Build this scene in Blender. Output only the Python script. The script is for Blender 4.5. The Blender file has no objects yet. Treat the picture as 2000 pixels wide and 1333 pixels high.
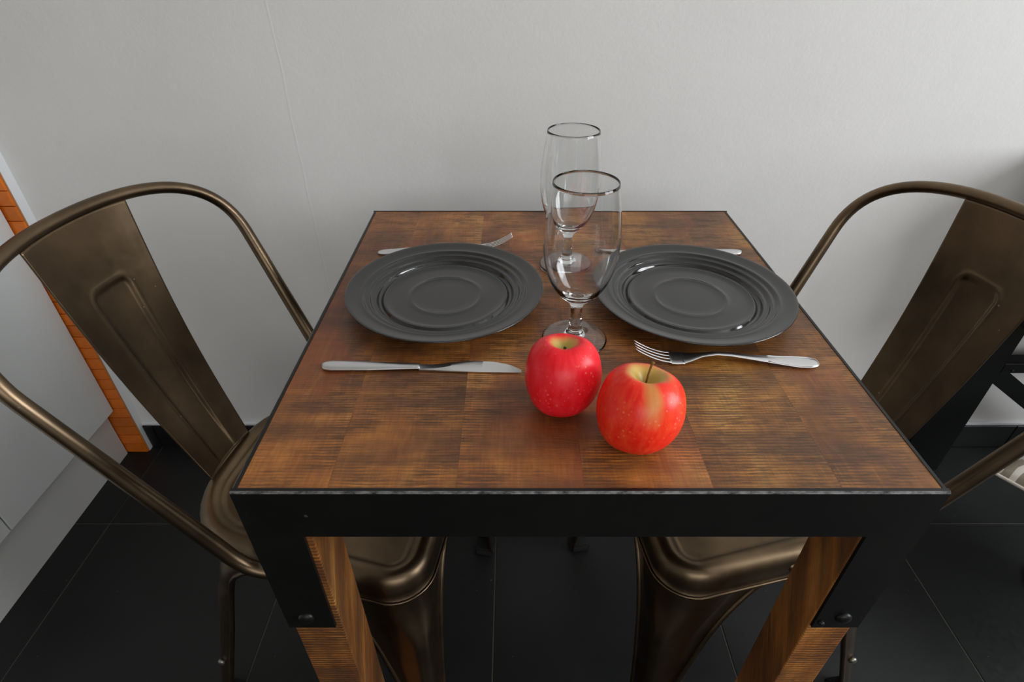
import bpy, bmesh, math, random
from mathutils import Vector, Matrix, Euler
random.seed(7)
sc = bpy.context.scene
C = sc.collection
PI = math.pi

# ------------------------------------------------------------------ camera
CAM_Z = 1.1165
FPX = 1090.0
cam_d = bpy.data.cameras.new('camera')
cam = bpy.data.objects.new('camera', cam_d); C.objects.link(cam)
cam.location = (0, 0, CAM_Z)
cam.rotation_euler = (PI/2 - math.atan(779/FPX), 0, 0)
cam_d.sensor_width = 36; cam_d.lens = FPX/2000*36; cam_d.clip_start = .02
sc.camera = cam

# ------------------------------------------------------------------ world, daylight, exposure
w = bpy.data.worlds.new('sky'); sc.world = w; w.use_nodes = True
w.node_tree.nodes['Background'].inputs[0].default_value = (.75, .86, 1, 1)
w.node_tree.nodes['Background'].inputs[1].default_value = 1.0
vs = sc.view_settings
vs.view_transform = 'Standard'; vs.look = 'None'; vs.gamma = 1; vs.use_curve_mapping = False
vs.exposure = 0.18

ROOM = dict(x0=-1.66, x1=2.45, y0=-2.4, y1=1.077, h=2.55)
# window openings: (rear wall, behind the camera) and (right wall)
REAR_WIN = dict(a0=-.55, a1=1.85, z0=.95, z1=2.3)      # a = x
SIDE_WIN = dict(a0=-.95, a1=.60, z0=.80, z1=2.25)     # a = y

def area(name, loc, rot, sx, sy, power, col):
    l = bpy.data.lights.new(name, 'AREA'); l.shape = 'RECTANGLE'; l.size = sx; l.size_y = sy
    l.energy = power; l.color = col
    o = bpy.data.objects.new(name, l); C.objects.link(o); o.location = loc; o.rotation_euler = rot
    return o
area('daylight_rear_window', ((REAR_WIN['a0']+REAR_WIN['a1'])/2, ROOM['y0']-.05, (REAR_WIN['z0']+REAR_WIN['z1'])/2),
     (PI/2, 0, 0), REAR_WIN['a1']-REAR_WIN['a0'], REAR_WIN['z1']-REAR_WIN['z0'], 16, (1, .96, .9))
area('daylight_side_window', (ROOM['x1']+.05, (SIDE_WIN['a0']+SIDE_WIN['a1'])/2, (SIDE_WIN['z0']+SIDE_WIN['z1'])/2),
     (PI/2, 0, PI/2), SIDE_WIN['a1']-SIDE_WIN['a0'], SIDE_WIN['z1']-SIDE_WIN['z0'], 60, (.955, .975, 1))

# ------------------------------------------------------------------ helpers
def lin(r, g=None, b=None):
    if g is None: g = b = r
    f = lambda v: (v/255/12.92 if v/255 <= .04045 else ((v/255+.055)/1.055)**2.4)
    return (f(r), f(g), f(b), 1)

def obj(name, bm, mat, parent=None, smooth=False, loc=None):
    me = bpy.data.meshes.new(name)
    bmesh.ops.recalc_face_normals(bm, faces=bm.faces[:])
    bm.to_mesh(me); bm.free()
    for m in (mat if isinstance(mat, (list, tuple)) else [mat]): me.materials.append(m)
    if smooth:
        for p in me.polygons: p.use_smooth = True
    o = bpy.data.objects.new(name, me); C.objects.link(o)
    if parent: o.parent = parent
    if loc: o.location = loc
    return o

def shade_auto(o, ang=40):
    me = o.data
    bm = bmesh.new(); bm.from_mesh(me)
    lim = math.radians(ang)
    for f in bm.faces: f.smooth = True
    for e in bm.edges:
        if len(e.link_faces) == 2 and e.calc_face_angle(0) > lim: e.smooth = False
    bm.to_mesh(me); bm.free()
    return o

def empty(name, loc, rz=0):
    o = bpy.data.objects.new(name, None); C.objects.link(o)
    o.location = loc; o.rotation_euler = (0, 0, rz); o.empty_display_size = .1
    return o

def tag(o, label, cat, group=None):
    o['label'] = label; o['category'] = cat
    if group: o['group'] = group
    return o
def struct(o, label=None):
    o['kind'] = 'structure'
    if label: o['label'] = label
    return o

def add_box(bm, x0, x1, y0, y1, z0, z1, mi=0):
    v = [bm.verts.new(p) for p in ((x0,y0,z0),(x1,y0,z0),(x1,y1,z0),(x0,y1,z0),(x0,y0,z1),(x1,y0,z1),(x1,y1,z1),(x0,y1,z1))]
    fs = []
    for q in ((3,2,1,0),(4,5,6,7),(0,1,5,4),(1,2,6,5),(2,3,7,6),(3,0,4,7)):
        f = bm.faces.new([v[i] for i in q]); f.material_index = mi; fs.append(f)
    return v
def box(name, x0, x1, y0, y1, z0, z1, mat, parent=None, bevel=0, seg=2):
    bm = bmesh.new()
    cx, cy, cz = (x0+x1)/2, (y0+y1)/2, (z0+z1)/2
    add_box(bm, x0-cx, x1-cx, y0-cy, y1-cy, z0-cz, z1-cz)
    if bevel: bmesh.ops.bevel(bm, geom=bm.edges[:], offset=bevel, segments=seg, profile=.5, affect='EDGES')
    o = obj(name, bm, mat, parent, loc=(cx, cy, cz))
    return o

def add_tube(bm, pts, rad, n=12, cap=True):
    pts = [Vector(p) for p in pts]
    if not isinstance(rad, (list, tuple)): rad = [rad]*len(pts)
    rings = []
    t0 = (pts[1]-pts[0]).normalized()
    up = Vector((0,0,1)) if abs(t0.z) < .9 else Vector((1,0,0))
    nrm = (up - t0*up.dot(t0)).normalized()
    for i, p in enumerate(pts):
        a = pts[max(i-1,0)]; b = pts[min(i+1,len(pts)-1)]
        t = (b-a).normalized()
        nrm = (nrm - t*nrm.dot(t)).normalized()
        bn = t.cross(nrm)
        rings.append([bm.verts.new(p + (nrm*math.cos(2*PI*k/n)+bn*math.sin(2*PI*k/n))*rad[i]) for k in range(n)])
    for a, b in zip(rings, rings[1:]):
        for k in range(n): bm.faces.new((a[k], a[(k+1)%n], b[(k+1)%n], b[k]))
    if cap:
        bm.faces.new(rings[0][::-1]); bm.faces.new(rings[-1])

def add_lathe(bm, prof, n=64, fn=None):
    rings = []
    for r, z in prof:
        if r < 1e-6: rings.append([bm.verts.new((0,0,z))])
        else:
            ring = []
            for k in range(n):
                a = 2*PI*k/n
                p = (r*math.cos(a), r*math.sin(a), z)
                if fn: p = fn(r, a, z)
                ring.append(bm.verts.new(p))
            rings.append(ring)
    for a, b in zip(rings, rings[1:]):
        if len(a) == 1 and len(b) == 1: continue
        for k in range(n):
            k2 = (k+1) % n
            if len(a) == 1: bm.faces.new((a[0], b[k], b[k2]))
            elif len(b) == 1: bm.faces.new((a[k], a[k2], b[0]))
            else: bm.faces.new((a[k], a[k2], b[k2], b[k]))

def catmull(P, m=6):
    P = [Vector(p) for p in P]; out = []
    Q = [P[0]*2-P[1]] + P + [P[-1]*2-P[-2]]
    for i in range(1, len(Q)-2):
        for k in range(m):
            t = k/m; a, b, c, d = Q[i-1], Q[i], Q[i+1], Q[i+2]
            out.append(.5*((2*b) + (c-a)*t + (2*a-5*b+4*c-d)*t*t + (3*b-a-3*c+d)*t**3))
    out.append(P[-1]); return out

def loft_strip(bm, secs):
    """secs: list of closed rings (equal length) of points, capped."""
    R = [[bm.verts.new(p) for p in s] for s in secs]
    n = len(R[0])
    for a, b in zip(R, R[1:]):
        for k in range(n): bm.faces.new((a[k], a[(k+1)%n], b[(k+1)%n], b[k]))
    bm.faces.new(R[0][::-1]); bm.faces.new(R[-1])

# ------------------------------------------------------------------ node helpers
class NT:
    def __init__(s, name):
        s.m = bpy.data.materials.new(name); s.m.use_nodes = True
        s.t = s.m.node_tree; s.b = s.t.nodes['Principled BSDF']
    def n(s, kind, **kw):
        nd = s.t.nodes.new('ShaderNode'+kind)
        for k, v in kw.items(): setattr(nd, k, v)
        return nd
    def l(s, a, b): s.t.links.new(a, b)
    def val(s, sock, v):
        if hasattr(v, 'is_output') or hasattr(v, 'links'): s.l(v, sock)
        else: sock.default_value = v
    def math(s, op, a, b=0, clamp=False):
        nd = s.n('Math', operation=op, use_clamp=clamp); s.val(nd.inputs[0], a); s.val(nd.inputs[1], b); return nd.outputs[0]
    def noise(s, vec, scale, detail=3, rough=.5, dist=0, out='Fac'):
        nd = s.n('TexNoise'); s.l(vec, nd.inputs['Vector'])
        for k, v in (('Scale',scale),('Detail',detail),('Roughness',rough),('Distortion',dist)): nd.inputs[k].default_value = v
        return nd.outputs[out]
    def ramp(s, fac, stops, interp='LINEAR'):
        nd = s.n('ValToRGB'); s.l(fac, nd.inputs[0]); cr = nd.color_ramp; cr.interpolation = interp
        while len(cr.elements) < len(stops): cr.elements.new(.5)
        for e, (p, c) in zip(cr.elements, stops):
            e.position = p; e.color = c if isinstance(c, (tuple, list)) else (c, c, c, 1)
        return nd.outputs[0]
    def mix(s, fac, a, b, blend='MIX'):
        nd = s.n('Mix', data_type='RGBA', blend_type=blend)
        s.val(nd.inputs['Factor'], fac); s.val(nd.inputs['A'] if False else nd.inputs[6], a); s.val(nd.inputs[7], b)
        return nd.outputs[2]
    def mapping(s, vec, scale=(1,1,1), loc=(0,0,0), rot=(0,0,0)):
        nd = s.n('Mapping'); s.l(vec, nd.inputs[0]); nd.inputs['Scale'].default_value = scale
        nd.inputs['Location'].default_value = loc; nd.inputs['Rotation'].default_value = rot; return nd.outputs[0]
    def obco(s): return s.n('TexCoord').outputs['Object']
    def bump(s, h, strength=.3, dist=.002):
        nd = s.n('Bump'); s.l(h, nd.inputs['Height']); nd.inputs['Strength'].default_value = strength
        nd.inputs['Distance'].default_value = dist; s.l(nd.outputs[0], s.b.inputs['Normal'])
    def set(s, **kw):
        for k, v in kw.items():
            k = {'color':'Base Color','rough':'Roughness','metal':'Metallic','spec':'Specular IOR Level','ior':'IOR','trans':'Transmission Weight','coat':'Coat Weight','coatr':'Coat Roughness'}[k]
            s.val(s.b.inputs[k], v)
        return s.m

def plain(name, col, rough=.5, metal=0, **kw):
    t = NT(name); return t.set(color=col, rough=rough, metal=metal, **kw)

# ------------------------------------------------------------------ materials
def mat_wall(name, col, seam=False):
    t = NT(name); v = t.obco()
    n1 = t.noise(v, 2.2, 4, .6); n2 = t.noise(v, 160, 3, .6); n3 = t.noise(v, 26, 3, .55)
    c2 = tuple(x*.93 for x in col[:3])+(1,)
    t.set(color=t.mix(t.ramp(n1, [(.35,0),(.7,1)]), col, c2), rough=.62, spec=.3)
    h = t.math('ADD', t.math('MULTIPLY', n2, .35), t.math('MULTIPLY', n3, 1.0))
    if seam:     # filled plaster joint running up the wall, slightly wandering
        sp = t.n('SeparateXYZ'); t.l(v, sp.inputs[0])
        wob = t.math('MULTIPLY', t.math('SUBTRACT', t.noise(t.mapping(v, (0,0,1)), 9, 2), .5), .012)
        d = t.math('ABSOLUTE', t.math('SUBTRACT', t.math('ADD', sp.outputs[0], .407), wob))
        ridge = t.math('MULTIPLY', t.math('SUBTRACT', 1, t.math('DIVIDE', d, .003), True), .85)
        h = t.math('ADD', h, t.math('MULTIPLY', ridge, t.noise(v, 12, 2)))
    t.bump(h, .13, .004)
    return t.m
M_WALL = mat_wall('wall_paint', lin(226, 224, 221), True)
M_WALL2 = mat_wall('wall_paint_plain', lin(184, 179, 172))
M_CEIL = mat_wall('ceiling_paint', lin(222, 220, 216))
M_TRIMW = plain('white_trim', lin(225, 227, 228), .5)

def mat_floor_tile():
    t = NT('black_floor_tile'); v = t.obco(); oi = t.n('ObjectInfo').outputs['Random']
    n = t.noise(v, 5, 4, .6); n2 = t.noise(v, 90, 3, .6); n3 = t.noise(v, 75, 1, .4)
    col = t.ramp(n, [(.3, lin(23, 24, 24)), (.75, lin(31, 32, 32))])
    col = t.mix(t.ramp(n3, [(.80, 0), (.83, 1)]), col, lin(95, 95, 92))
    t.set(color=col, rough=t.ramp(n2, [(.3, .40), (.7, .52)]), spec=.32)
    t.bump(n2, .08, .001); return t.m
M_FLOOR = mat_floor_tile()
M_GROUT = plain('floor_grout', lin(92, 90, 84), .9)
M_BASE = plain('black_base_tile', lin(22, 23, 23), .38, spec=.35)

def mat_orange():
    t = NT('orange_glazed_tile'); v = t.obco(); oi = t.n('ObjectInfo').outputs['Random']
    n = t.noise(v, 28, 3, .6)
    col = t.mix(t.ramp(n, [(.3,0),(.7,1)]), lin(206, 98, 22), lin(226, 122, 34))
    hs = t.n('HueSaturation'); t.l(col, hs.inputs['Color']); t.l(t.math('ADD', t.math('MULTIPLY', oi, .25), .86), hs.inputs['Value'])
    t.set(color=hs.outputs[0], rough=.28, spec=.45); t.bump(n, .1, .002); return t.m
M_ORANGE = mat_orange()
M_OGROUT = plain('pale_brown_grout', lin(176, 128, 88), .9)
M_GLOSSW = plain('white_lacquer', lin(214, 217, 216), .26, spec=.5)
M_KICK = plain('pale_grey_plinth_laminate', lin(205, 205, 202), .35, spec=.45)
M_WORKTOP = plain('grey_worktop', lin(120, 118, 114), .4)

def mat_bronze():
    t = NT('bronzed_steel'); v = t.obco()
    n1 = t.noise(v, 9, 4, .6); n2 = t.noise(v, 55, 3, .6)
    col = t.mix(t.ramp(n1, [(.3,0),(.72,1)]), lin(92, 78, 62), lin(132, 112, 88))
    chips = t.ramp(t.noise(v, 95, 2, .55), [(.765, 0), (.79, 1)])
    col = t.mix(t.math('MULTIPLY', chips, t.ramp(n1, [(.5,0),(.6,1)])), col, lin(205, 196, 178))
    r = t.math('ADD', t.math('MULTIPLY', n2, .14), .27)
    t.set(color=col, metal=1.0, rough=r); t.bump(n2, .04, .001); return t.m
M_BRONZE = mat_bronze()
M_STUD = plain('pale_steel_stud', lin(150, 148, 140), .4, 1)
M_RUBBER = plain('black_rubber', lin(18), .75)

def mat_black_steel(name, worn):
    t = NT(name); v = t.obco()
    n = t.noise(v, 12, 4, .6); n2 = t.noise(v, 70, 3, .6)
    base = t.mix(t.ramp(n, [(.4,0),(.7,1)]), lin(11, 11, 10), lin(17, 16, 14))
    chips = t.ramp(t.noise(t.mapping(v, (.6, .6, 2)), 130, 4, .7), [(.36, 0), (.62, 1)]) if worn else t.ramp(t.noise(v, 85, 1, .4), [(.80, 0), (.83, .6)])
    t.set(color=t.mix(chips, base, lin(128, 127, 126) if worn else lin(105, 100, 94)), rough=t.math('ADD', t.math('MULTIPLY', n2, .15), .33),
          metal=t.math('MULTIPLY', chips, .5), spec=.4)
    t.bump(n2, .08, .001); return t.m
M_STEEL = mat_black_steel('black_painted_steel', False)
M_WORN = mat_black_steel('worn_steel_edge', True)
M_BLACKWOOD = plain('black_painted_frame', lin(8, 9, 9), .5, spec=.25)

def mat_wood(name, leg=False, bright=1.0):
    """rough-sawn mango wood: grain one way, saw marks across it, lacquered"""
    t = NT(name); v = t.obco(); oi = t.n('ObjectInfo').outputs['Random']
    sp = t.n('SeparateXYZ'); t.l(v, sp.inputs[0])
    off = t.math('MULTIPLY', oi, 37.0)
    cb = t.n('CombineXYZ')
    if leg:
        t.l(t.math('ADD', sp.outputs[0], off), cb.inputs[0])
        t.l(t.math('ADD', sp.outputs[2], t.math('MULTIPLY', sp.outputs[1], -1.7)), cb.inputs[1])
        t.l(t.math('ADD', sp.outputs[0], sp.outputs[1]), cb.inputs[2])
    else:
        t.l(t.math('ADD', sp.outputs[0], off), cb.inputs[0]); t.l(t.math('ADD', sp.outputs[1], off), cb.inputs[1]); t.l(sp.outputs[2], cb.inputs[2])
    p = cb.outputs[0]
    tone = t.noise(t.mapping(p, (10, 6, 5)), 1.0, 4, .6, .5)
    red = t.noise(t.mapping(p, (9, 4.5, 5), (3, 1, 0)), 1.0, 2, .5, 1.2)
    fib = t.noise(t.mapping(p, (520, 30, 80)), 1.0, 3, .6)
    fib2 = t.noise(t.mapping(p, (150, 18, 40)), 1.0, 3, .6, .6)
    # saw marks: short wavering lines across the grain, in patches
    saw = t.noise(t.mapping(p, (42, 300, 30)), 1.0, 4, .7, .3)
    saw2 = t.noise(t.mapping(p, (9, 90, 12)), 1.0, 5, .72, .3)
    saw3 = t.noise(t.mapping(p, (3.5, 22, 8)), 1.0, 3, .6, .3)
    wv = t.n('TexWave', wave_type='BANDS', bands_direction='Y', wave_profile='SIN'); t.l(p, wv.inputs[0])
    for k_, v_ in (('Scale', 60 if leg else 88), ('Distortion', 3.2), ('Detail', 3), ('Detail Scale', .22), ('Detail Roughness', .65)): wv.inputs[k_].default_value = v_
    patch = t.noise(t.mapping(p, (11, 14, 9)), 1.0, 3, .55, .4)
    B = lambda r, g, b: tuple(x*bright for x in lin(r, g, b)[:3])+(1,)
    col = t.ramp(tone, [(.30, B(104, 58, 28)), (.46, B(156, 94, 42)), (.58, B(192, 122, 56)), (.70, B(220, 156, 82))])
    rm = t.ramp(red, [(.54, 0), (.64, 1)])
    col = t.mix(t.math('MULTIPLY', rm, .0 if leg else .6), col, B(126, 58, 34))
    col = t.mix(t.math('MULTIPLY', t.ramp(fib, [(.40, 1), (.60, 0)]), .22), col, B(74, 46, 26))
    col = t.mix(t.math('MULTIPLY', t.ramp(fib2, [(.52, 0), (.72, 1)]), .22), col, B(206, 138, 66))
    sm = t.ramp(saw, [(.40, 1), (.52, 0)]); sm2 = t.ramp(saw2, [(.38, 1), (.55, 0)]); sm3 = t.ramp(saw3, [(.36, 1), (.56, 0)])
    pm = t.math('MULTIPLY', t.ramp(patch, [(.36, .55 if leg else .2), (.56, 1)]), t.math('SUBTRACT', 1, t.math('MULTIPLY', rm, .75)))
    col = t.mix(t.math('MULTIPLY', t.math('MULTIPLY', sm, pm), .62), col, B(62, 42, 28))
    wm = t.ramp(wv.outputs['Fac'], [(.18, 1), (.58, 0)])
    col = t.mix(t.math('MULTIPLY', t.math('MULTIPLY', wm, pm), .9 if leg else .62), col, B(66, 44, 28))
    col = t.mix(t.math('MULTIPLY', t.math('MULTIPLY', sm2, pm), .46), col, B(70, 48, 32))
    col = t.mix(t.math('MULTIPLY', sm3, .58), col, B(78, 50, 34))
    hs = t.n('HueSaturation'); t.l(col, hs.inputs['Color'])
    t.l(t.math('ADD', t.math('MULTIPLY', oi, .24), .88), hs.inputs['Value'])
    t.l(t.math('ADD', t.math('MULTIPLY', oi, -.010), .508), hs.inputs['Hue'])
    t.set(color=hs.outputs[0], rough=t.math('ADD', t.math('MULTIPLY', t.math('ADD', sm, sm2), .06), .36), spec=.5)
    h = t.math('SUBTRACT', t.math('MULTIPLY', fib, .3), t.math('ADD', t.math('MULTIPLY', sm, .7), t.math('MULTIPLY', sm2, .5)))
    t.bump(h, .25, .0012)
    return t.m
M_TOP = mat_wood('table_top_wood')
M_LEG = mat_wood('table_leg_wood', True, 1.12)

M_PLATE = plain('black_glazed_ceramic', lin(13, 14, 14), .1, spec=.8, coat=.22, coatr=.05)
def mat_glass():
    t = NT('clear_glass'); return t.set(color=(.985, .995, .995, 1), rough=0.0, trans=1.0, ior=1.47)
M_GLASS = mat_glass()
def mat_cutlery():
    t = NT('stainless_steel'); v = t.obco()
    n = t.noise(t.mapping(v, (20, 400, 200)), 1, 3, .6)
    t.set(color=lin(222, 222, 222), metal=1, rough=t.math('ADD', t.math('MULTIPLY', n, .08), .27)); return t.m
M_CUT = mat_cutlery()

def mat_apple(name, red1, red2, yel, patch_dir, patch_w, yel_reach):
    t = NT(name); v = t.obco()
    sp = t.n('SeparateXYZ'); t.l(v, sp.inputs[0]); x, y, z = sp.outputs
    r = t.math('SQRT', t.math('ADD', t.math('MULTIPLY', x, x), t.math('MULTIPLY', y, y)))
    # meridian streaks
    at = t.math('ARCTAN2', y, x)
    cb = t.n('CombineXYZ'); t.l(t.math('MULTIPLY', t.math('COSINE', at), 1), cb.inputs[0]); t.l(t.math('SINE', at), cb.inputs[1]); t.l(t.math('MULTIPLY', z, 12), cb.inputs[2])
    st = t.noise(cb.outputs[0], 7, 4, .65)
    big = t.noise(v, 26, 2, .5)
    col = t.mix(t.ramp(t.math('ADD', t.math('MULTIPLY', st, .6), t.math('MULTIPLY', big, .4)), [(.38, 0), (.62, 1)]), red1, red2)
    # green-yellow round the stalk hollow: small radius and high up
    top = t.math('SUBTRACT', t.math('ADD', 1.0, t.math('MULTIPLY', t.math('SUBTRACT', big, .5), 1.6)), t.math('DIVIDE', r, yel_reach))
    top = t.math('MULTIPLY', t.ramp(top, [(-.0, 0), (.6, 1)], 'EASE'), t.ramp(t.math('ADD', t.math('MULTIPLY', z, 20), .5), [(.5, 0), (.7, 1)]))
    col = t.mix(top, col, yel)
    if patch_w:   # a pale streak running down one side
        dx, dy = patch_dir
        side = t.math('ADD', t.math('MULTIPLY', x, dx), t.math('MULTIPLY', y, dy))
        perp = t.math('ABSOLUTE', t.math('ADD', t.math('SUBTRACT', t.math('MULTIPLY', x, dy), t.math('MULTIPLY', y, dx)), t.math('MULTIPLY', t.math('SUBTRACT', big, .5), .02)))
        m = t.math('MULTIPLY', t.ramp(t.math('DIVIDE', perp, patch_w), [(.2, 1), (1, 0)]), t.ramp(t.math('MULTIPLY', side, 30), [(.05, 0), (.2, 1)]))
        m = t.math('MULTIPLY', m, t.ramp(t.math('ADD', t.math('MULTIPLY', z, 18), .5), [(.5, 0), (.9, 1)]))
        col = t.mix(t.math('MULTIPLY', m, .62), col, yel)
    vo = t.n('TexVoronoi'); t.l(v, vo.inputs['Vector']); vo.inputs['Scale'].default_value = 210
    dots = t.ramp(vo.outputs['Distance'], [(.14, 1), (.26, 0)])
    col = t.mix(t.math('MULTIPLY', dots, t.math('MULTIPLY', t.ramp(big, [(.4, .1), (.6, 1)]), .5)), col, lin(246, 150, 120))
    t.set(color=col, rough=.34, spec=.42)
    t.b.inputs['Subsurface Weight'].default_value = .08
    t.b.inputs['Subsurface Radius'].default_value = (.006, .002, .001)
    t.bump(st, .04, .001)
    return t.m
M_APPLE1 = mat_apple('crimson_apple_skin', lin(242, 10, 26), lin(252, 44, 58), lin(204, 184, 96), (0, -1), 0, .0150)
M_APPLE2 = mat_apple('scarlet_apple_skin', lin(246, 22, 14), lin(254, 74, 36), lin(206, 172, 88), (.02, -1.0), .0085, .0235)
M_STALK = plain('apple_stalk', lin(122, 88, 32), .7)
M_STALK2 = plain('dark_apple_stalk', lin(70, 66, 28), .8)
def mat_fabric():
    t = NT('scroll_leaf_fabric'); v = t.obco()
    wv = t.n('TexWave', wave_type='RINGS', rings_direction='SPHERICAL'); t.l(t.mapping(v, (1, 1, .3), (.06, .02, 0)), wv.inputs[0])
    wv.inputs['Scale'].default_value = 9; wv.inputs['Distortion'].default_value = 9; wv.inputs['Detail'].default_value = 1; wv.inputs['Detail Scale'].default_value = 1.4
    weave = t.noise(v, 900, 2, .5)
    t.set(color=t.mix(t.ramp(wv.outputs['Fac'], [(.55, 0), (.62, 1)]), lin(150, 142, 126), lin(222, 218, 208)), rough=.9, spec=.2)
    t.bump(weave, .3, .001); return t.m
M_FABRIC = mat_fabric()
M_PIPING = plain('pale_cushion_piping', lin(196, 190, 178), .9)
M_FRAME = plain('white_window_frame', lin(232), .4)

# ------------------------------------------------------------------ the room
X0, X1, Y0, Y1, HH = ROOM['x0'], ROOM['x1'], ROOM['y0'], ROOM['y1'], ROOM['h']
T = .12
def wall(name, boxes, mat):
    bm = bmesh.new()
    for b in boxes: add_box(bm, *b)
    return struct(obj(name, bm, mat))
wall('wall_back', [(X0-T, X1+T, Y1, Y1+T, -.1, HH+T)], M_WALL)
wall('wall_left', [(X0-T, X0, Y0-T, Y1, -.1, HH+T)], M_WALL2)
S = SIDE_WIN; R_ = REAR_WIN
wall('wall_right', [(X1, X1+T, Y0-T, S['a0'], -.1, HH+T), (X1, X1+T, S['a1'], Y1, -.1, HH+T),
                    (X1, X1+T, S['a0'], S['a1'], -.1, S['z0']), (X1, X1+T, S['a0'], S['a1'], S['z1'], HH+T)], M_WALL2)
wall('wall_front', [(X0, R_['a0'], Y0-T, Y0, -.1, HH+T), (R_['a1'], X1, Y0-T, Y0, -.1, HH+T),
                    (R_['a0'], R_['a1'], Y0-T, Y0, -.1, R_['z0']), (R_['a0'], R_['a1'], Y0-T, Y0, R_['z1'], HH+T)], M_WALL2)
wall('ceiling', [(X0, X1, Y0, Y1, HH, HH+T)], M_CEIL)

def window(n, axis, pos, a0, a1, z0, z1, cols):
    root = struct(empty('window_%d' % n, (0, 0, 0)))
    def fb(u0, u1, zz0, zz1, name, d0=-.012, d1=.03):
        if axis == 'x': box(name, u0, u1, pos-d1, pos-d0, zz0, zz1, M_FRAME, root)
        else: box(name, pos+d0, pos+d1, u0, u1, zz0, zz1, M_FRAME, root)
    fw = .05
    fb(a0, a0+fw, z0, z1, 'frame_side'); fb(a1-fw, a1, z0, z1, 'frame_side')
    fb(a0+fw, a1-fw, z0, z0+fw, 'frame_rail'); fb(a0+fw, a1-fw, z1-fw, z1, 'frame_rail')
    for k in range(1, cols):
        u = a0+(a1-a0)*k/cols; fb(u-.03, u+.03, z0+fw, z1-fw, 'mullion')
window(1, 'x', Y0, R_['a0'], R_['a1'], R_['z0'], R_['z1'], 3)
window(2, 'y', X1, S['a0'], S['a1'], S['z0'], S['z1'], 2)

# floor: grout bed with one object per tile
fl = struct(box('floor', X0, X1, Y0, Y1, -.1, -.0018, M_GROUT))
TS = .4565; GX = -.0365; GY = .8215; G = .0013
bm = bmesh.new()
add_box(bm, -TS/2+G, TS/2-G, -TS/2+G, TS/2-G, -.008, 0)
bmesh.ops.bevel(bm, geom=[e for e in bm.edges if all(v.co.z > -.001 for v in e.verts)], offset=.0008, segments=1, affect='EDGES')
tile0 = obj('floor_tile', bm, M_FLOOR); tile_me = tile0.data; C.objects.unlink(tile0); bpy.data.objects.remove(tile0)
i0 = math.floor((X0-GX)/TS); i1 = math.ceil((X1-GX)/TS); j0 = math.floor((Y0-GY)/TS); j1 = math.ceil((Y1-GY)/TS)
for i in range(i0, i1):
    for j in range(j0, j1):
        xa, xb = max(GX+i*TS, X0), min(GX+(i+1)*TS, X1); ya, yb = max(GY+j*TS, Y0), min(GY+(j+1)*TS, Y1)
        if xb-xa < .01 or yb-ya < .01: continue
        full = (xb-xa > TS-.001 and yb-ya > TS-.001)
        if full: o = bpy.data.objects.new('floor_tile', tile_me); C.objects.link(o); o.location = ((xa+xb)/2, (ya+yb)/2, 0)
        else: o = box('floor_tile', xa+G, xb-G, ya+G, yb-G, -.008, 0, M_FLOOR)
        o.parent = fl; o.matrix_parent_inverse = fl.matrix_basis.inverted()

# skirting of black tiles along the back wall, with a white filler strip on top
TX = -.977                                            # right-hand end of the orange tiling
bb = struct(box('baseboard_back', TX, X1, Y1-.006, Y1, 0, .078, M_GROUT))
xs = [TX] + [GX+k*TS for k in range(-2, 7) if TX+.01 < GX+k*TS < X1] + [X1]
for a, b in zip(xs, xs[1:]):
    o = box('skirting_tile', a+.0012, b-.0012, Y1-.011, Y1-.0055, .001, .0775, M_BASE, bevel=.0008, seg=1)
    o.parent = bb; o.matrix_parent_inverse = bb.matrix_basis.inverted()
struct(box('trim_1', TX, X1, Y1-.009, Y1, .0782, .0875, M_TRIMW, bevel=.002), 'white filler strip along the top of the black skirting')

# orange tiling on the back wall beside the white unit
tr = struct(box('trim_2', X0, TX, Y1-.022, Y1, 0, 1.5, M_TRIMW), 'plaster panel faced with orange tiles')
gb = box('grout_bed', X0, TX-.0005, Y1-.0245, Y1-.022, 0, 1.5, M_OGROUT); gb.parent = tr; gb.matrix_parent_inverse = tr.matrix_basis.inverted()
th = .0315; tw = .0985
bm = bmesh.new(); add_box(bm, -tw/2+.0008, tw/2-.0008, -.003, .003, -th/2+.0008, th/2-.0008)
bmesh.ops.bevel(bm, geom=[e for e in bm.edges if all(v.co.y < 0 for v in e.verts)], offset=.001, segments=1, affect='EDGES')
o = obj('wall_tile', bm, M_ORANGE); ome = o.data; bpy.data.objects.remove(o)
for r in range(int(1.5/th)):
    for k in range(3 if r < 45 else 3):
        o = bpy.data.objects.new('wall_tile', ome); C.objects.link(o)
        o.location = (TX-.0015-tw/2-k*tw, Y1-.0265, th/2+r*th)
        o.parent = tr; o.matrix_parent_inverse = tr.matrix_basis.inverted()

# ------------------------------------------------------------------ white kitchen unit on the left
cab = tag(empty('kitchen_unit', (-1.33, .6, 0)), 'white lacquered kitchen unit on a pale plinth by the orange tiles', 'cabinet')
def under(o, p):
    o.parent = p; bpy.context.view_layer.update(); o.matrix_parent_inverse = p.matrix_world.inverted(); return o
CY1 = Y1-.033
under(box('body', X0+.002, -1.026, -.15, CY1, .152, .86, M_GLOSSW), cab)
d1 = under(box('door', -1.0255, -1.006, .693, CY1, .153, .858, M_GLOSSW, bevel=.0015), cab)
d2 = under(box('door', -1.0255, -1.006, .25, .690, .153, .858, M_GLOSSW, bevel=.0015), cab)
d3 = under(box('door', -1.0255, -1.006, -.15, .247, .153, .858, M_GLOSSW, bevel=.0015), cab)
under(box('plinth', -1.6, -1.031, -.15, CY1-.001, 0.0005, .150, M_KICK), cab)
under(box('worktop', X0+.002, -.995, -.16, CY1, .861, .9, M_WORKTOP, bevel=.003), cab)

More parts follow.
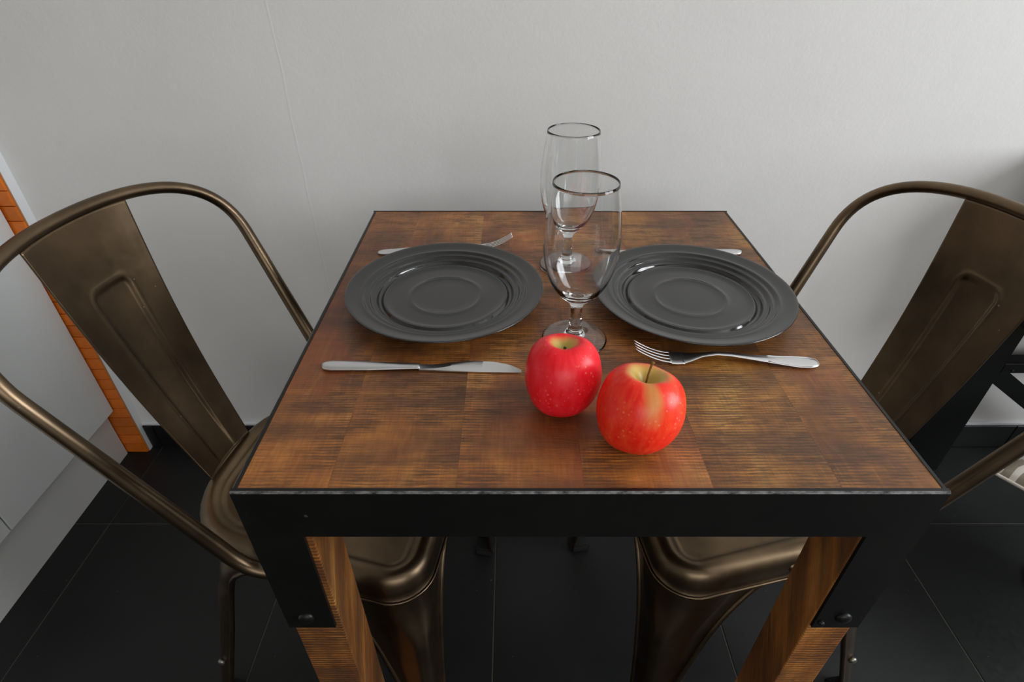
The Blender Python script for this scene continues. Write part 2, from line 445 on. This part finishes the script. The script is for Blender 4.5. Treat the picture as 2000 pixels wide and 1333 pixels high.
# ------------------------------------------------------------------ table
TZ = .745; TX0, TX1, TY0, TY1 = -.235, .365, .3033, .9033
table = tag(empty('dining_table', ((TX0+TX1)/2, (TY0+TY1)/2, 0)), 'square table with brown rough-sawn wood top and black steel frame', 'table')
RT = .0048
# planks
edges = [TX0+RT, -.155, -.047, .061, .169, .277, TX1-RT]
for a, b in zip(edges, edges[1:]):
    under(box('plank', a+.00006, b-.00006, TY0+RT, TY1-RT, TZ-.03, TZ-.0006, M_TOP), table)
# steel rails with a worn chamfer
def rail(x0, x1, y0, y1, ox, oy):
    bm = bmesh.new(); cx, cy = (x0+x1)/2, (y0+y1)/2
    add_box(bm, x0-cx, x1-cx, y0-cy, y1-cy, -.06, 0)
    for f in bm.faces:
        if f.normal.z > .5 or f.calc_center_median().z > -.001: f.material_index = 0
    es = [e for e in bm.edges if all(v.co.z > -.001 for v in e.verts) and
          ((oy and all(v.co.y*oy > 0 for v in e.verts)) or (ox and all(v.co.x*ox > 0 for v in e.verts)))]
    r = bmesh.ops.bevel(bm, geom=es, offset=.0018, segments=1, affect='EDGES')
    for f in r['faces']: f.material_index = 1
    o = obj('frame_rail', bm, [M_STEEL, M_WORN], loc=(cx, cy, TZ)); return under(o, table)
rail(TX0, TX1, TY0, TY0+RT, 0, -1); rail(TX0, TX1, TY1-RT, TY1, 0, 1)
rail(TX0, TX0+RT, TY0+RT, TY1-RT, -1, 0); rail(TX1-RT, TX1, TY0+RT, TY1-RT, 1, 0)
# legs with steel corner plates and bolts
def dome(name, c, axis, sgn, r=.0082, hgt=.0042):
    bm = bmesh.new()
    prof = [(r, 0), (r, .0008)] + [(r*math.cos(a*PI/2/6), .0008+hgt*math.sin(a*PI/2/6)) for a in range(1, 6)] + [(0, hgt+.0008)]
    add_lathe(bm, prof, 20)
    o = obj(name, bm, M_STEEL, smooth=True)
    rot = {'y': Euler((-sgn*PI/2, 0, 0)), 'x': Euler((0, sgn*PI/2, 0))}[axis]
    o.rotation_euler = rot; o.location = c; return o
for sx in (-1, 1):
    for sy in (-1, 1):
        ox = TX0 if sx < 0 else TX1; oy = TY0 if sy < 0 else TY1
        L = .0575; ins = .0035
        a, b = sorted((ox - sx*ins, ox - sx*(.0555 if sx < 0 else .0500))); c_, d_ = sorted((oy - sy*ins, oy - sy*(ins+L-.002)))
        if sy < 0 and sx < 0: pass
        under(box('leg', a, b, c_, d_, .004, TZ-.031, M_LEG, bevel=.0014), table)
        # L shaped plate, two faces
        bm = bmesh.new(); PW = .049; z0, z1 = .527, TZ-.06
        xa, xb = sorted((ox, ox-sx*PW)); ya, yb = sorted((oy, oy-sy*.0034))
        add_box(bm, xa, xb, ya, yb, z0, z1)
        xa, xb = sorted((ox, ox-sx*.0034)); ya, yb = sorted((oy-sy*.0034, oy-sy*PW))
        add_box(bm, xa, xb, ya, yb, z0, z1)
        bmesh.ops.bevel(bm, geom=[e for e in bm.edges if all(abs(v.co.z-z0) < 1e-4 for v in e.verts)], offset=.0008, segments=1, affect='EDGES')
        pl = under(obj('corner_plate', bm, M_STEEL), table)
        under(dome('bolt', (ox-sx*.0225, oy, z0+.021), 'y', sy), pl)
        under(dome('bolt', (ox, oy-sy*.0225, z0+.021), 'x', sx), pl)
        if sx > 0 and sy < 0: under(dome('bolt', (ox-sx*.0425, oy, z0+.0115), 'y', sy, .0034, .003), pl)
        under(box('foot_cap', a+.002, b-.002, c_+.002, d_-.002, 0, .0045, M_RUBBER), table)

# ------------------------------------------------------------------ bronzed metal chairs
HP = dict(A=Vector((-.0588, .1731, .4442)), B=Vector((-.187, .2082, .7402)), T=Vector((-.2716, 0, .8466)), h1=.1084, h2=.1069)
def hoop_half(n=26):
    A, B, Tt = HP['A'], HP['B'], HP['T']; d = (B-A).normalized()
    q1 = B+d*HP['h1']; q2 = Tt+Vector((0, HP['h2'], 0))
    lead = catmull([(.012, .1540, .4260), (-.020, .1670, .4275), (-.045, .1725, .4370), (-.0625, .1755, .4570), A.lerp(B, .15), A.lerp(B, .2)], 6)[:-1]
    p = lead + [A.lerp(B, k/10) for k in range(2, 10)]
    for k in range(n+1):
        t = k/n; p.append(B*(1-t)**3 + 3*q1*t*(1-t)**2 + 3*q2*t*t*(1-t) + Tt*t**3)
    return p
def seat_outline(ins, n=10):
    """rounded trapezoid in plan, counter-clockwise, inset by ins"""
    xf, xb = .189-ins, -.190+ins; wf, wb = .180-ins, .148-ins
    cor = [(xf, -wf, .055), (xf, wf, .055), (xb, wb, .118), (xb, -wb, .118)]
    pts = []
    for i, (x, y, r) in enumerate(cor):
        r = max(r-ins, .012)
        p = Vector((x, y)); a = Vector(cor[i-1][:2]); b = Vector(cor[(i+1) % 4][:2])
        da = (a-p).normalized(); db = (b-p).normalized()
        half = da.angle(db)/2; tl = r/math.tan(half); ce = p + (da+db).normalized()*(r/math.sin(half))
        s = p+da*tl-ce; e = p+db*tl-ce
        a0 = math.atan2(s.y, s.x); a1 = math.atan2(e.y, e.x)
        while a1 < a0: a1 += 2*PI
        for k in range(n+1):
            an = a0+(a1-a0)*k/n; pts.append((ce.x+r*math.cos(an), ce.y+r*math.sin(an)))
    return pts

def make_chair():
    root = empty('metal_chair', (0, 0, 0))
    # hoop tube
    h = hoop_half(); pts = h + [Vector((p.x, -p.y, p.z)) for p in h[-2::-1]]
    n = len(pts); rad = []
    for i, p in enumerate(pts): rad.append(.0082 + .0022*min(1, max(0, (.80-p.z)/.25)))
    bm = bmesh.new(); add_tube(bm, pts, rad, 16)
    obj('back_hoop', bm, M_BRONZE, root, smooth=True)
    # splat
    ytab = sorted([(p.y, p) for p in h[-30:]], key=lambda q: q[0])
    def hoop_at(y):
        y = abs(y)
        for (ya, pa), (yb, pb) in zip(ytab, ytab[1:]):
            if ya <= y <= yb: return pa.lerp(pb, (y-ya)/max(yb-ya, 1e-9))
        return ytab[-1][1]
    bm = bmesh.new(); NU, NT_ = 72, 120; grid = []
    sm = lambda a, b, x: (lambda t: t*t*(3-2*t))(min(1, max(0, (x-a)/(b-a))))
    for j in range(NT_+1):
        t = j/NT_; row = []
        for i in range(NU+1):
            u = -1+2*i/NU
            wb_, wt = .052, .0800
            tp = hoop_at(u*wt); top = Vector((tp.x+.003, u*wt, tp.z-.006))
            bot = Vector((-.186, u*wb_, .452))
            p = bot.lerp(top, t)
            p.x -= .010*math.sin(PI*t)              # slight bow backwards
            # cupped across the width
            p.x += .006*(u*u)*(1-t*.5)
            # pressed panel: soft rounded rectangle, dying out towards the bottom
            hw = .43-.05*(1-t); ttop = .775; rr = .15
            ax = abs(u)-hw+rr; ay = (t-ttop)*4.2+rr
            dist = (math.hypot(max(ax, 0), max(ay, 0)) + min(max(ax, ay), 0)) - rr
            ins = 1-sm(-.05, .05, dist)
            p.x -= .0030*ins*sm(-.1, .25, t)
            p.x += .0016*math.exp(-(dist/.05)**2)*sm(.0, .25, t)
            row.append(bm.verts.new(p))
        grid.append(row)
    # rolled foot of the splat turning forward onto the seat
    foot = []
    for k in range(1, 7):
        an = k/6*PI/2; row = []
        for i in range(NU+1):
            u = -1+2*i/NU; b0 = grid[0][i].co
            row.append(bm.verts.new((b0.x+.016*(1-math.cos(an)), b0.y*(1-.06*k/6), b0.z-.008*math.sin(an)*1.0)))
        foot.append(row)
    rows = foot[::-1]+grid
    for a, b in zip(rows, rows[1:]):
        for i in range(NU): bm.faces.new((a[i], a[i+1], b[i+1], b[i]))
    o = obj('back_splat', bm, M_BRONZE, root, smooth=True)
    md = o.modifiers.new('thick', 'SOLIDIFY'); md.thickness = .0022; md.offset = 0
    # seat pan
    rings = [(-.0025, .4085), (0, .4095), (0, .424), (.002, .436), (.0065, .4455), (.013, .4505), (.020, .4518), (.027, .4500), (.032, .4460), (.036, .4432), (.041, .4425), (.06, .4422), (.09, .4418), (.12, .4415)]
    bm = bmesh.new(); R = []
    for ins, z in rings: R.append([bm.verts.new((x, y, z)) for x, y in seat_outline(ins)])
    m = len(R[0])
    for a, b in zip(R, R[1:]):
        for k in range(m): bm.faces.new((a[k], a[(k+1) % m], b[(k+1) % m], b[k]))
    bm.faces.new(R[-1])
    st = obj('seat', bm, M_BRONZE, root, smooth=True)
    bm = bmesh.new(); lip = [(x, y, .4085) for x, y in seat_outline(-.002)]
    add_tube(bm, lip+lip[:1], .0022, 6, cap=False)
    obj('seat_rim', bm, M_BRONZE, st, smooth=True)
    # legs
    for sx in (1, -1):
        for sy in (1, -1):
            if sx > 0: top = Vector((.1845, sy*.1745, .418)); ft = Vector((.200, sy*.214, .008)); wf, ws, zf, zs = .165, .19, .12, .05
            else: top = Vector((-.130, sy*.1475, .418)); ft = Vector((-.226, sy*.190, .008)); wf, ws, zf, zs = .12, .135, .16, .352
            e1 = Vector((0, -sy, 0)); e2 = Vector((-sx, -sy*.11*sx, 0)).normalized()   # across, along the side
            bm = bmesh.new(); secs = []; N = 30; eA = []; eB = []
            for k in range(N+1):
                q = k/N; z = .418 + (.008-.418)*q; P = top.lerp(ft, q)
                def arm(wt, zl, wb=.030, wmid=.046):
                    tt = min(1, max(0, (z-zl)/(.412-zl))); base = wb+(wmid-wb)*min(1, z/.25)
                    return base + (wt-base)*(1-math.sqrt(max(0, 1-tt**2.2)))
                a1 = arm(wf, zf); a2 = arm(ws, zs, .026, .034 if sx < 0 else .046)
                r = .022*(1-.3*q) + (.03 if q < .12 else .03*max(0, 1-(q-.12)/.12))
                r = min(r, a1*.8, a2*.8)
                sec = [P+e1*a1, P+e1*((a1+r)/2)]
                ce = P+e1*r+e2*r
                for m_ in range(7):
                    an = m_/6*PI/2; sec.append(ce - e2*r*math.cos(an) - e1*r*math.sin(an))
                sec += [P+e2*((a2+r)/2), P+e2*a2]
                secs.append([bm.verts.new(x) for x in sec]); eA.append(P+e1*a1); eB.append(P+e2*a2)
            for a, b in zip(secs, secs[1:]):
                for i in range(len(a)-1): bm.faces.new((a[i], a[i+1], b[i+1], b[i]))
            lg = obj('leg', bm, M_BRONZE, root, smooth=True)
            md = lg.modifiers.new('thick', 'SOLIDIFY'); md.thickness = .0018; md.offset = -1
            for e in (eA, eB):
                bm = bmesh.new(); add_tube(bm, e, .0042, 8); obj('leg_bead', bm, M_BRONZE, lg, smooth=True)
            bm = bmesh.new(); c0 = ft+e1*.016+e2*.016
            add_box(bm, c0.x-.021, c0.x+.021, c0.y-.021, c0.y+.021, 0, .02)
            bmesh.ops.bevel(bm, geom=bm.edges[:], offset=.005, segments=2, affect='EDGES')
            obj('foot_cap', bm, M_RUBBER, lg)
            if sx < 0:
                bm = bmesh.new(); add_lathe(bm, [(0, 0), (.007, 0), (.0065, .003), (.004, .0052), (0, .006)], 14)
                o = obj('stacking_stud', bm, M_STUD, lg, smooth=True); P = top.lerp(ft, .68)
                o.location = P+e2*.012; o.rotation_euler = (-sy*PI/2, 0, 0)
    return root
def copy_tree(o, parent=None):
    c = o.copy(); C.objects.link(c); c.parent = parent
    for ch in list(o.children): copy_tree(ch, c)
    return c
ch = make_chair()
ch2 = copy_tree(ch)
ch.location = (-.2738, .5924, 0); ch.rotation_euler.z = -.1651
ch2.location = (.3619, .5986, 0); ch2.rotation_euler.z = PI+.1492
tag(ch, 'bronzed metal chair with hoop back standing beside the white kitchen unit', 'chair', 'bronzed metal chairs')
tag(ch2, 'bronzed metal chair with hoop back in front of the black braced cabinet', 'chair', 'bronzed metal chairs')

# ------------------------------------------------------------------ plates
def make_plate():
    top = [(0, .0058), (.030, .0058), (.0400, .0059), (.0420, .0064), (.0440, .0072), (.0460, .0070), (.0480, .0064), (.052, .0062), (.066, .0062), (.0725, .0066),
           (.0750, .0080), (.0768, .0085), (.0782, .0078), (.0796, .0056), (.0815, .0046), (.0835, .0052), (.0850, .0080), (.0862, .0104), (.0876, .0110), (.0892, .0106), (.0915, .0108), (.0930, .0126), (.0942, .0143), (.0956, .0147), (.0972, .0143), (.0995, .0144),
           (.1010, .0160), (.1022, .0173), (.1036, .0176), (.1052, .0173), (.108, .0174), (.113, .0186), (.119, .0202), (.1220, .0210), (.1229, .0207), (.1230, .0198)]
    bot = [(.1222, .0190), (.112, .0160), (.098, .0105), (.086, .0048), (.080, .0016), (.076, .0002), (.073, .0), (.071, .0004), (.069, .0022), (.05, .0028), (0, .0028)]
    bm = bmesh.new(); add_lathe(bm, top+bot, 128)
    return obj('dinner_plate', bm, M_PLATE, smooth=True)
p1 = make_plate(); p1.location = (-.0840, .6110, TZ)
p2 = p1.copy(); C.objects.link(p2); p2.location = (.2250, .6060, TZ)
tag(p1, 'round black ringed dinner plate between a plain fork and a knife', 'plate', 'black dinner plates')
tag(p2, 'round black ringed dinner plate behind the fork with an edged handle', 'plate', 'black dinner plates')

# ------------------------------------------------------------------ goblets
def make_goblet():
    out = catmull([(.0368, 0, .0022), (.034, 0, .0036), (.020, 0, .0060), (.0120, 0, .0088), (.0092, 0, .0130), (.0078, 0, .0155), (.0072, 0, .022), (.0064, 0, .032), (.0066, 0, .042), (.0088, 0, .0490),
                   (.0150, 0, .0555), (.0245, 0, .0655), (.0325, 0, .0805), (.0376, 0, .0990), (.0394, 0, .117), (.0389, 0, .135), (.0367, 0, .155), (.0342, 0, .172), (.0324, 0, .1850)], 4)
    inn = catmull([(.0317, 0, .1850), (.0335, 0, .172), (.0360, 0, .155), (.0382, 0, .135), (.0387, 0, .117), (.0369, 0, .0993), (.0317, 0, .0813), (.0232, 0, .0672), (.0125, 0, .0608), (.005, 0, .0592), (0, 0, .0590)], 4)
    prof = [(0, .0012), (.02, .0010), (.034, .0002), (.0366, 0), (.0371, .0010)] + [(p.x, p.z) for p in out] + [(.0320, .1854)] + [(max(p.x, 0), p.z) for p in inn]
    bm = bmesh.new(); add_lathe(bm, prof, 72)
    return obj('goblet', bm, M_GLASS, smooth=True)
g1 = make_goblet(); g1.location = (.0715, .5244, TZ)
g2 = g1.copy(); C.objects.link(g2); g2.location = (.0757, .7050, TZ)
tag(g1, 'empty clear stemmed glass standing just behind the apples', 'glass', 'stemmed glasses')
tag(g2, 'empty clear stemmed glass standing near the wall end of the table', 'glass', 'stemmed glasses')

# ------------------------------------------------------------------ apples
def make_apple(name, R, Hh, mat, dip, shoulder):
    prof = []
    # closed profile, from stalk hollow over the shoulder to the calyx hollow
    pts = [(0, .5-dip), (.06, .5-dip+.02), (.16, .5-dip*.60), (.30, .5-dip*.20), (.48, .495), (.69, .44), (.885, .295), (.99, .06), (.985, -.13), (.905, -.30), (.755, -.425), (.56, -.50), (.36, -.505), (.22, -.47), (.10, -.41), (0, -.38)]
    cr = catmull([(x, 0, y) for x, y in pts], 5)
    prof = [(max(p.x, 0)*R, p.z*Hh) for p in cr]
    prof[0] = (0, prof[0][1]); prof[-1] = (0, prof[-1][1])
    def fn(r, a, z):
        q = z/Hh
        lobe = 1+.022*math.cos(5*a+.6)*max(0, -q*1.4+.15) + .018*math.cos(3*a+1.1) + .012*math.cos(2*a)
        zz = z + Hh*.018*math.cos(2*a+.9)*(r/R) + Hh*.015*math.cos(5*a)*max(0, q)*(r/R)
        return (r*lobe*math.cos(a), r*lobe*math.sin(a), zz)
    bm = bmesh.new(); add_lathe(bm, prof, 64, fn)
    return obj(name, bm, mat, smooth=True)
def seat_on_table(o):
    bpy.context.view_layer.update()
    zmin = min((o.matrix_world @ v.co).z for v in o.data.vertices)
    o.location.z += TZ-.0006-zmin
a1 = make_apple('apple', .0360, .0700, M_APPLE1, .17, 0); a1.location = (.0480, .4130, TZ+.035); a1.rotation_euler = (math.radians(-8), math.radians(3), .3)
seat_on_table(a1)
a2 = make_apple('apple', .0380, .0690, M_APPLE2, .22, 0); a2.location = (.1125, .3660, TZ+.035); a2.rotation_euler = (math.radians(-9), math.radians(6), 0)
seat_on_table(a2)
bm = bmesh.new(); add_tube(bm, catmull([(0, 0, .0205), (.0004, 0, .030), (.0012, .0003, .040), (.0022, .0006, .0455)], 4), [.0010]*9+[.0011, .0012, .0014, .0019], 8)
s2 = obj('stalk', bm, M_STALK, a2, smooth=True)
bm = bmesh.new(); add_tube(bm, [(0, 0, .024), (.0005, 0, .0265), (.0012, .0002, .0285)], [.0014, .0012, .0015], 8)
obj('stalk', bm, M_STALK2, a1, smooth=True)
tag(a1, 'crimson apple with a sunken stalk touching the foot of the glass', 'apple', 'two red apples')
tag(a2, 'scarlet and yellow apple with an upright stalk nearest the table edge', 'apple', 'two red apples')

# ------------------------------------------------------------------ cutlery (local x = length, tip at +x)
def ring_sec(x, w, z, t, yc=0, tilt=0):
    """flat lens section, 10 points"""
    pts = []
    for k in range(10):
        a = 2*PI*k/10; y = math.cos(a)*w; zz = math.sin(a)*t
        pts.append(Vector((x, yc+y*math.cos(tilt)-zz*math.sin(tilt), z+y*math.sin(tilt)+zz*math.cos(tilt))))
    return pts
def sampled(tab, x):
    for a, b in zip(tab, tab[1:]):
        if a[0] <= x <= b[0]:
            t = (x-a[0])/(b[0]-a[0]); t = t*t*(3-2*t) if len(a) > 3 else t
            return [p+(q-p)*t for p, q in zip(a[1:], b[1:])]
    return list(tab[-1][1:])
def make_fork(name, plain_handle, Lg=.197):
    root = empty(name, (0, 0, 0)); k = Lg/.197
    # x, half width, height
    if plain_handle: tab = [(0, .0040, .0016), (.004, .0070, .0017), (.010, .0085, .0019), (.04, .0080, .0030), (.08, .0058, .0068), (.105, .0042, .0088), (.125, .0040, .0076), (.138, .0060, .0046), (.145, .0092, .0032)]
    else: tab = [(0, .0035, .0028), (.003, .0068, .0027), (.010, .0096, .0025), (.022, .0098, .0026), (.04, .0074, .0036), (.07, .0048, .0068), (.095, .0036, .0100), (.110, .0034, .0106), (.125, .0042, .0080), (.137, .0080, .0040), (.145, .0110, .0028)]
    bm = bmesh.new(); secs = []
    for i in range(61):
        x = .145*i/60; wv, zz = sampled(tab, x); secs.append(ring_sec(x*k, wv, zz, .0011 if x < .12 else .0009))
    loft_strip(bm, secs); obj('handle', bm, M_CUT, root, smooth=True)
    if not plain_handle:      # raised border round the handle end
        bm = bmesh.new(); loop = []
        for i in range(0, 13): x = .055-.053*i/12; wv, zz = sampled(tab, x); loop.append((x*k, wv*.82, zz+.0011))
        loop.append((.0006, 0, .0037))
        loop += [(p[0], -p[1], p[2]) for p in loop[-2::-1]]
        add_tube(bm, loop, .0007, 6); obj('handle_border', bm, M_CUT, root, smooth=True)
    hw = .0092 if plain_handle else .0112
    bm = bmesh.new(); secs = []
    for i in range(9):
        x = .1445+(.159-.1445)*i/8; z = .0030 - .0006*math.sin(i/8*PI) ; secs.append(ring_sec(x*k, hw*(1+.06*i/8), z, .0009))
    loft_strip(bm, secs); obj('head', bm, M_CUT, root, smooth=True)
    for q in range(4):
        yc0 = (-1.5+q)*hw*.52; bm = bmesh.new(); secs = []
        for i in range(15):
            t = i/14; x = .158+.040*t; z = .0030 + (.0165 if plain_handle else .0150)*t**1.7
            secs.append(ring_sec(x*k, .00125*(1-.4*t**3), z, .0009*(1-.35*t), yc0*(1-.10*t)))
        loft_strip(bm, secs); obj('tine', bm, M_CUT, root, smooth=True)
    return root
def make_knife(name, Lg=.213):
    root = empty(name, (0, 0, 0)); k = Lg/.213
    tab = [(0, .0040, .0030), (.003, .0068, .0030), (.009, .0084, .0030), (.05, .0076, .0032), (.085, .0054, .0034), (.105, .0046, .0040)]
    bm = bmesh.new(); secs = []
    for i in range(41):
        x = .105*i/40; wv, zz = sampled(tab, x); secs.append(ring_sec(x*k, wv, zz, .0028*(1-.62*(x/.105)**1.5)))
    loft_strip(bm, secs); obj('handle', bm, M_CUT, root, smooth=True)
    # blade: straight back on the far side, belly towards -y, leaning a little
    bt = [(.104, .0042, -.0042), (.118, .0050, -.0046), (.135, .0085, -.0056), (.152, .0104, -.0060), (.168, .0100, -.0062), (.185, .0078, -.0062), (.200, .0035, -.0062), (.2095, -.0025, -.0062), (.213, -.0052, -.0062)]
    bm = bmesh.new(); secs = []
    for i in range(45):
        x = .104+.109*i/44; yt, yb = sampled(bt, x)
        tw_ = min(1, (x-.104)/.03)
        # ground facet: a ridge that crosses the blade from edge to back
        fr = min(1, max(0, (x-.108)/.074)); fr = .05+.95*fr*fr*(3-2*fr); yr = yb+(yt-yb)*fr
        zr = .0030+.0016*tw_; zt_ = zr-.0030*tw_*(1-fr)-.0002
        secs.append([Vector((x*k, y, z)) for y, z in ((yb, .0018+.0010*(1-fr)), (yr, zr), (yt, zt_), (yt, zt_-.0009), (yr, .0016), (yb, .0010))])
    loft_strip(bm, secs); o = obj('blade', bm, M_CUT, root); shade_auto(o, 35)
    return root
def place(o, A, B, z=TZ-.0004):
    o.location = (A[0], A[1], z); o.rotation_euler.z = math.atan2(B[1]-A[1], B[0]-A[0]); return o
k1 = place(make_knife('table_knife'), (-.2030, .4710), (.0098, .4668))
k2 = place(make_knife('table_knife'), (.3350, .7400), (.1200, .7440)); 
f1 = place(make_fork('table_fork', True), (-.1965, .7420), (.0000, .7640))
f2 = place(make_fork('table_fork', False), (.3305, .4760), (.1360, .4880))
tag(k1, 'steel knife in front of the plate beside the crimson apple', 'knife', 'table knives')
tag(k2, 'steel knife lying behind a plate, half hidden by glass and plate', 'knife', 'table knives')
tag(f1, 'plain steel fork lying half hidden behind a plate', 'fork', 'table forks')
tag(f2, 'steel fork with an edged handle in front of a plate', 'fork', 'table forks')

# ------------------------------------------------------------------ black X-braced console by the wall
con = tag(empty('console_cabinet', (1.35, 1.0, 0)), 'black cabinet on diagonally braced legs standing against the wall behind a chair', 'cabinet')
under(box('post', .990, 1.104, .985, 1.030, 0, .48, M_BLACKWOOD, bevel=.002), con)
under(box('post', 1.60, 1.663, .985, 1.030, 0, .48, M_BLACKWOOD, bevel=.002), con)
under(box('rail', 1.104, 1.60, .985, 1.02, .322, .350, M_BLACKWOOD, bevel=.002), con)
bm = bmesh.new(); P0, P1 = Vector((1.100, 0, .318)), Vector((1.53, 0, .02))
d = (P1-P0).normalized(); nn = Vector((-d.z, 0, d.x))*.0195
sec = lambda P: [P+nn+Vector((0, .986, 0)), P-nn+Vector((0, .986, 0)), P-nn+Vector((0, 1.006, 0)), P+nn+Vector((0, 1.006, 0))]
loft_strip(bm, [sec(P0), sec(P1)])
under(obj('brace', bm, M_BLACKWOOD), con)
under(dome('bolt', (1.128, .985, .33), 'y', -1, .003, .002), con)
under(box('cabinet_body', 1.035, 1.673, .84, 1.066, .48, .78, M_BLACKWOOD, bevel=.003), con)
under(box('top', 1.025, 1.683, .83, 1.068, .78, .805, M_BLACKWOOD, bevel=.003), con)

# ------------------------------------------------------------------ stool with patterned cushion at the right edge
stl = tag(empty('low_stool', (1.178, .642, 0)), 'low black pedestal stool under the patterned cushion', 'stool')
def lathe_part(name, prof, mat, parent, n=40):
    bm = bmesh.new(); add_lathe(bm, prof, n); return obj(name, bm, mat, parent, smooth=False)
shade_auto(lathe_part('base', [(0, 0), (.075, 0), (.075, .012), (.068, .018), (.03, .022), (0, .022)], M_BLACKWOOD, stl))
shade_auto(lathe_part('column', [(0, .022), (.022, .022), (.022, .245), (0, .245)], M_BLACKWOOD, stl, 24))
shade_auto(lathe_part('seat', [(0, .245), (.15, .245), (.155, .25), (.155, .262), (.15, .267), (0, .267)], M_BLACKWOOD, stl))
bm = bmesh.new(); N = 28; hs_ = .20; topv, botv = {}, {}
for i in range(N+1):
    for j in range(N+1):
        u = -1+2*i/N; v_ = -1+2*j/N
        puff = ((1-u**4)*(1-v_**4))**.55
        pinch = 1-.06*(1-abs(u)**2)*(abs(v_)**3) - .0
        pinch2 = 1-.06*(1-abs(v_)**2)*(abs(u)**3)
        x, y = u*hs_*pinch2, v_*hs_*pinch
        topv[i, j] = bm.verts.new((x, y, .045*puff)); botv[i, j] = topv[i, j] if i in (0, N) or j in (0, N) else bm.verts.new((x, y, -.035*puff))
for i in range(N):
    for j in range(N):
        bm.faces.new((topv[i, j], topv[i+1, j], topv[i+1, j+1], topv[i, j+1]))
        q = (botv[i, j], botv[i, j+1], botv[i+1, j+1], botv[i+1, j])
        bm.faces.new(q)
cush = tag(empty('seat_cushion', (1.178, .642, .303), math.radians(30)), 'grey cushion with pale scroll leaf pattern and pointed corner', 'cushion')
obj('cover', bm, M_FABRIC, cush, smooth=True)
bm = bmesh.new(); ring = []
for k in range(4*N):
    s_, t_ = divmod(k, N); e = -1+2*t_/N
    u, v_ = [(e, -1), (1, e), (-e, 1), (-1, -e)][s_]
    ring.append((u*hs_*(1-.06*(1-abs(v_)**2)*(abs(u)**3)), v_*hs_*(1-.06*(1-abs(u)**2)*(abs(v_)**3)), 0))
add_tube(bm, ring+ring[:1], .0035, 6, cap=False); obj('piping', bm, M_PIPING, cush, smooth=True)
